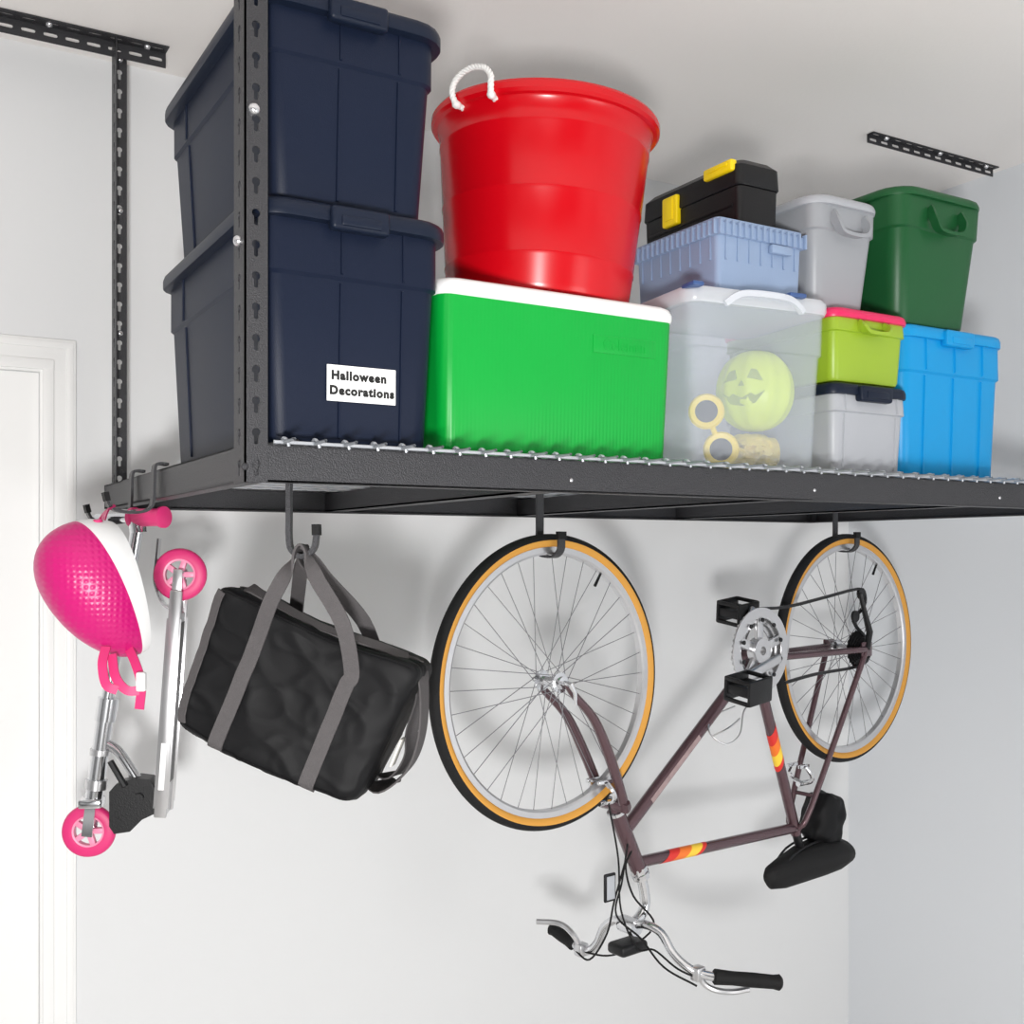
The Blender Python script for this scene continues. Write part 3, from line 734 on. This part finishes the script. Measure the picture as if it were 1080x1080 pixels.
for (v, bt, lb) in ((.60, 1.586, 'dark steel hook over the side beam holding the pink helmet'), (.82, 1.570, 'dark steel hook over the side beam holding the folded scooter')):
    hook_tool(lb, [V((PU+.020, v, BT+.0095)), V((PU+.004, v, BT+.0105)), V((PU-.006, v, BT+.004)), V((PU-.008, v, BT-.03)), V((PU-.009, v, 1.612)), V((PU-.014, v, bt+.010)), V((-.043, v, bt)), V((-.079, v, bt)), V((-.104, v, bt+.010)), V((-.112, v, bt+.036))], V((0, 1, 0)), k=4, width=.026)

# ------------------------------------------------------------------ duffel bag
tl = math.radians(22)
Lx = RT*math.cos(tl)-UP*math.sin(tl); Hz = RT*math.sin(tl)+UP*math.cos(tl)
bc = at_z(321, 728, 1.90)
XB = frame_m(Lx, FW, Hz, bc) @ Matrix.Rotation(math.radians(-6), 4, 'Z')
bag = thing('duffel_bag', 'black nylon duffel bag with grey webbing handles hanging from a hook', 'duffel bag', bc, X=XB)
bl, bd, bh_ = .180, .088, .130
def bagmap(q):
    ex_ = 12.
    l = (abs(q.x)**ex_+abs(q.y)**ex_+abs(q.z)**ex_)**(1/ex_); q = q/l
    p = V((q.x*bl, q.y*bd, q.z*bh_))
    c1 = max(0., .26-abs(noise.noise(V((q.x*1.5+q.z*1.3+3, q.y*1.2, q.z*1.1-q.x*.9)))))
    c2 = max(0., .12-abs(noise.noise(V((q.x*2.2-q.z*1.6-5, q.y*2.2+2, q.z*1.8+q.x*1.4)))))
    nz = noise.noise(V((q.x*1.2+3, q.y*1.5, q.z*1.1)))*.011+c1*.016+c2*.016
    p += V((q.x*.3, q.y, q.z*.5))*nz
    if q.z > 0: p.z -= .016*q.z*max(0, math.cos(q.x*1.5))
    if q.z < 0: p.z -= .005*(-q.z)*math.cos(q.x*1.4)
    p.x += .010*q.z*q.x
    return p
bm = bmesh.new(); bmesh.ops.create_cube(bm, size=2); bmesh.ops.subdivide_edges(bm, edges=list(bm.edges), cuts=59, use_grid_fill=True)
for v in bm.verts: v.co = bagmap(v.co.copy())
MB().bm(bm).build('body', M['bag'], bag, 60, local=True)
hl = XB.inverted() @ (V((0, 0, 1.5045))+V((bh.x, bh.y, 0))+ur*.022)
def surf(x, z, s):
    q = bagmap(V((x/bl, s, z/bh_))); return V((x, q.y+s*.0035, q.z))
for s in (-1, 1):
    lft = [surf(-.084, z, s) for z in (-.124, -.09, -.06, -.03, 0, .03, .06, .085)]
    rgt = [surf(.084, z, s) for z in (.085, .06, .03, 0, -.03, -.06, -.09, -.124)]
    lft = [lft[0]+V((0, -s*.022, -.010))]+lft; rgt = rgt+[rgt[-1]+V((0, -s*.022, -.010))]
    hp = hl+V((0, s*.010, .001+(.004 if s < 0 else 0)))
    mid = [lft[-1]*.62+hp*.38+V((-.004, s*.01, 0)), lft[-1]*.2+hp*.8+V((-.004, s*.004, 0)), hp+V((-.006, 0, .002)), hp+V((.006, 0, .002)), rgt[0]*.2+hp*.8+V((.006, s*.004, 0)), rgt[0]*.62+hp*.38+V((.016, s*.012, .010))]
    P = smooth_path(lft+mid+rgt, 5); T = tangents(P)
    wd = []
    for i in range(len(P)):
        t = min(1, max(0, ((P[i]-hp).length-.012)/.05))
        wd.append(T[i].cross(V((0, 1, 0)))*t+V((0, 1, 0))*(1-t))
    MB().ribbon(P, wd, .026, .004).build('carry_handle', M['webbing'], bag, 50, local=True)
P = [bagmap(V((x, 0, 1)))+V((0, 0, .001)) for x in [(-.95+1.9*i/20) for i in range(21)]]
MB().ribbon(P, V((0, 1, 0)), .016, .003).build('zipper', M['webbing'], bag, local=True)
P = [bagmap(V((-.97, -.97, z)))+V((-.001, -.002, 0)) for z in [(.95-1.9*i/16) for i in range(17)]]
MB().ribbon(P, V((1, -.6, 0)), .018, .003).build('piping', M['webbing'], bag, local=True)
for zz, yy in ((.965, -.965), (-.965, -.965)):
    P = [bagmap(V((x, yy, zz)))+V((0, -.001, .0005 if zz > 0 else -.0005)) for x in [(-.95+1.9*i/24) for i in range(25)]]
    MB().tube(P, .0018, 6).build('piping', M['bag'], bag, local=True)
P = smooth_path([V((.150, .0, .120)), V((.184, -.02, .106)), V((.210, -.03, .06)), V((.226, -.03, .005)), V((.226, -.03, -.045)), V((.204, -.02, -.088)), V((.176, .02, -.100))], 6)
MB().ribbon(P, V((0, 1, .1)), .060, .003).build('shoulder_strap', M['webbing'], bag, local=True)
P = smooth_path([V((.160, .03, .116)), V((.192, .02, .070)), V((.200, .01, .010)), V((.214, .0, -.03)), V((.206, .0, -.070)), V((.180, .03, -.085))], 6)
MB().ribbon(P, V((.2, 1, .1)), .050, .003).build('shoulder_strap', M['webbing'], bag, local=True)
P = smooth_path([V((-.165, .0, .122)), V((-.14, -.04, .132)), V((-.08, -.05, .126)), V((0, -.05, .119)), V((.08, -.04, .125)), V((.150, -.01, .124))], 5)
MB().ribbon(P, V((0, 1, .35)), .028, .003).build('shoulder_strap', M['webbing'], bag, local=True)
MB().box((.196, -.064, -.050), (.201, -.030, .0), .002).build('tag', M['tag'], bag, local=True)

# ------------------------------------------------------------------ helmet
A = (RT*.36-UP*.93).normalized(); B = (-RT*.80-FW*.62); B = (B-A*B.dot(A)).normalized(); Cc = A.cross(B).normalized()
hc = at_z(111, 621, 2.06)
hm = thing('bike_helmet', 'magenta and white childrens helmet hanging by its straps', 'helmet', hc)
def hp_(th, ph, k=1.0):
    ct = math.cos(th); st = math.sin(th); a = .137*k; c_ = .086*k; b = .108*k
    cp = math.cos(ph)
    return hc+A*(a*abs(ct)**.9*cp-.018*k*st)+Cc*(c_*abs(ct)**.85*math.sin(ph)*(1-.22*cp))+B*(b*st*(1-.16*cp*ct))
n = 56
R_ = math.radians
def edge(j): return R_(-3-9*math.cos(2*PI*j/n))
MB().loft([[hp_(edge(j)+(R_(89.5)-edge(j))*i/16, 2*PI*j/n) for j in range(n)] for i in range(17)], c0=False).build('shell', M['pink'], hm, 60)
lo = [[hp_(R_(-22)+(edge(j)+R_(1)-R_(-22))*i/7, 2*PI*j/n, 1.004) for j in range(n)] for i in range(8)]
li = [[hp_(R_(-22)+(edge(j)+R_(1)-R_(-22))*i/7, 2*PI*j/n, .92) for j in range(n)] for i in range(8)][::-1]
MB().loft(lo+li, closed=True).build('rim_band', M['white'], hm, 50)
MB().loft([[hp_(R_(-14)+R_(103)*i/10, 2*PI*j/n, .90) for j in range(n)] for i in range(11)], c0=False).build('liner', M['foam'], hm, 60)
c = hp_(R_(-8), R_(205), 1.004); nn = (c-hc).normalized(); sx = (A-nn*A.dot(nn)).normalized()
MB().lathe([(0, .0025), (.008, .0025), (.009, -.002)], frame_m(sx, nn.cross(sx), nn, c), 20).build('badge', M['pinkp'], hm)
q = lambda px, py, dz=0: at_z(px, py, 2.04+dz)
for pts in ([(112, 682, -.03), (108, 700, -.045), (112, 722, -.045), (124, 728, -.04)], [(134, 680, 0), (143, 700, -.02), (149, 722, -.03), (147, 748, -.03)], [(118, 690, -.03), (122, 714, -.04), (134, 728, -.035), (149, 728, -.03)]):
    P = smooth_path([q(*a) for a in pts], 5); T = tangents(P); MB().ribbon(P, [t.cross(FW) for t in T], .017, .003).build('strap', M['pinkp'], hm)
ht = V((-.098, .60, 1.5915))
P = smooth_path([hp_(R_(-8), R_(150), .94), hp_(R_(-8), R_(168), .97)*.35+(ht+UP*.003)*.65, ht+UP*.003, hp_(R_(-8), R_(195), .97)*.35+(ht+UP*.003)*.65, hp_(R_(-8), R_(212), .94)], 5)
MB().ribbon(P, V((0, 1, 0)), .015, .003).build('strap', M['pinkp'], hm)
Xb = frame_m(RT, UP, FW, q(149, 719, -.035)); MB().box((-.009, -.018, -.006), (.009, .018, .006), .004, X=Xb).build('buckle', M['white'], hm)

# ------------------------------------------------------------------ scooter
SZ = 2.36
AX = (FW-RT*.12).normalized(); AR = V((AX.y, -AX.x, 0))
q = lambda px, py, dz=0: at_z(px, py, SZ)+AX*dz
sc = thing('kick_scooter', 'folded silver kick scooter with pink wheels and grips hanging upright', 'scooter', q(130, 880))
def swheel(px, py):
    X = frame_m(AR, UP, -AX, q(px, py)); R0 = .057
    w = MB().lathe([(.034, -.011), (.050, -.012), (R0-.002, -.008), (R0, 0), (R0-.002, .008), (.050, .012), (.034, .011)], X, 40, True).build('wheel', M['pinkp'], sc, 50)
    mb = MB().lathe([(.030, -.009), (.036, -.010), (.036, .010), (.030, .009)], X, 36, True)
    for i in range(5): mb.box((.008, -.006, -.008), (.033, .006, .008), .002, X=X @ Matrix.Rotation(2*PI*i/5, 4, 'Z'))
    mb.build('wheel_core', M['pinkhub'], w)
    MB().lathe([(0, -.02), (.007, -.02), (.010, -.012), (.012, 0), (.010, .012), (.007, .02), (0, .02)], X, 18).build('bearing', M['chrome'], w)
swheel(190, 606); swheel(94, 876)
dA = q(190, 622); dB = q(173, 858); dy = (dB-dA).normalized(); dx = AX.cross(dy).normalized()
if dx.dot(RT) < 0: dx = -dx
X = frame_m(dx, dy, dx.cross(dy), (dA+dB)/2); Ld = (dB-dA).length/2
mb = MB().box((-.010, -Ld+.05, -.038), (.008, Ld, .038), .003, X=X)
for z in (-.042, .034):
    mb.box((-.014, -Ld, z), (.012, Ld, z+.008), .003, X=X)
    mb.box((-.0165, -Ld+.06, z+.001), (.0145, Ld-.02, z+.003), .0008, X=X)
for t in (-.6, -.2, .2, .6): mb.box((-.0125, t*Ld-.004, -.036), (-.009, t*Ld+.004, .036), .001, X=X)
mb.build('deck', M['alu'], sc)
MB().box((.008, -Ld+.07, -.030), (.0095, Ld-.07, .030), .0006, X=X).build('grip_tape', M['bkmetal'], sc)
for z in (-.030, .027): MB().box((-.010, -.012, 0), (.010, .07, .003), .001, X=frame_m(dx, dy, dx.cross(dy), q(190, 606))@Matrix.Translation((0, 0, z))).build('rear_bracket', M['alu'], sc)
P = smooth_path([q(168, 568), q(166, 590), q(164, 612), q(171, 634), q(180, 642)], 4)
MB().ribbon(P, AX, .03, .004).build('rear_brake', M['chrome'], sc)
Xd = X @ Matrix.Translation((-.0025, Ld-.11, -.0425)); MB().box((-.006, -.05, -.001), (.006, .05, .0006), X=Xd).build('sticker', M['white'], sc)
MB().tube([q(98, 848), q(113, 742)], .0185, 20).build('steering_column', M['chrome'], sc)
MB().tube([q(111, 750), q(145, 556)], .0135, 18).build('upper_column', M['chrome'], sc)
mb = MB().tube([q(111, 760), q(114.5, 736)], [.022, .022], 18); mb.build('clamp_collar', M['chrome'], sc)
MB().tube([q(102, 822), q(101, 832)], .023, 18).build('headset', M['alu'], sc)
MB().tube([q(106, 790), q(105.3, 796)], .0215, 18).build('headset', M['alu'], sc)
mb = MB()
for z in (-.020, .020): mb.ribbon([q(98, 842, z*.8), q(97, 856, z), q(94, 880, z)], AR, .022, .004)
mb.box((-.024, -.010, -.024), (.024, .010, .024), .004, X=frame_m(AR, UP, -AX, q(97, 846)))
mb.build('fork', M['chrome'], sc)
pl = [(119, 832), (126, 824), (146, 818), (160, 820), (166, 832), (165, 856), (152, 862), (140, 874), (124, 876), (119, 868)]
mb = MB()
mb.prism([((px-141)*SZ/F, (846-py)*SZ/F) for px, py in pl], frame_m(AR, UP, -AX, q(141, 846, .026)), .052)
mb.tube([q(150, 838, -.034), q(150, 838, .034)], .009, 12); mb.tube([q(128, 862, -.031), q(128, 862, .031)], .006, 10); mb.build('folding_joint', M['black'], sc)
mb = MB().tube(smooth_path([q(108, 782), q(124, 792), q(140, 815), q(150, 832)], 4), .011, 10); mb.build('brace', M['chrome'], sc)
MB().tube([q(120, 800, -.03), q(136, 826, -.035)], .007, 8).build('quick_release', M['bkmetal'], sc)
hd = (RT*.90-FW*.44).normalized(); hj = q(143, 546)
MB().tube([hj-hd*.115, hj+hd*.06], .0105, 14).build('handlebar', M['chrome'], sc)
MB().tube([q(146, 562), q(142.5, 538)], .018, 16).build('handle_socket', M['chrome'], sc)
p0 = hj-hd*.012; p1 = hj+hd*.085; d_ = (p1-p0).normalized()
MB().tube([p0, p0+d_*.003, p0+d_*.012, p0+d_*.014, p1-d_*.012, p1-d_*.010, p1-d_*.003, p1], [.016, .0225, .0225, .0195, .0195, .0235, .0235, .017], 18).build('grip', M['pinkp'], sc)

# ------------------------------------------------------------------ lights, world, camera
def area(name, loc, target, size, energy, col=(1, 1, 1)):
    l = bpy.data.lights.new(name, 'AREA'); l.energy = energy; l.size = size; l.color = col
    o = bpy.data.objects.new(name, l); COL.objects.link(o); o.location = loc
    o.rotation_euler = (V(target)-V(loc)).to_track_quat('-Z', 'Y').to_euler()
area('softbox_light', (-.85, -2.2, 1.0), (.95, .5, 1.55), .26, 76, (1, .992, .98))
area('fill_light', (1.9, -3.0, .6), (1.4, .6, 2.0), 1.2, 24, (1, .99, .975))
# made-up noise backdrop: soft light and dark areas, added for the chrome to mirror
w = bpy.data.worlds.new('World'); S.world = w; w.use_nodes = True
nt = w.node_tree; bg = nt.nodes['Background']
tc = nt.nodes.new('ShaderNodeTexCoord'); nz = nt.nodes.new('ShaderNodeTexNoise'); nz.inputs['Scale'].default_value = 2.6; nz.inputs['Detail'].default_value = 1
rp = nt.nodes.new('ShaderNodeValToRGB')
rp.color_ramp.elements[0].position = .40; rp.color_ramp.elements[0].color = (.05, .05, .05, 1)
rp.color_ramp.elements[1].position = .56; rp.color_ramp.elements[1].color = (1, .995, .985, 1)
nt.links.new(tc.outputs['Generated'], nz.inputs['Vector']); nt.links.new(nz.outputs['Fac'], rp.inputs[0]); nt.links.new(rp.outputs[0], bg.inputs[0])
bg.inputs[1].default_value = .66
cam = bpy.data.cameras.new('Camera'); co = bpy.data.objects.new('Camera', cam); COL.objects.link(co)
cam.sensor_width = 36; cam.lens = 36*F/1080; cam.shift_y = (HZ-540)/1080
co.location = CAM; co.rotation_euler = (PI/2, 0, -TH); cam.clip_start = .02
S.camera = co
S.view_settings.view_transform = 'Standard'
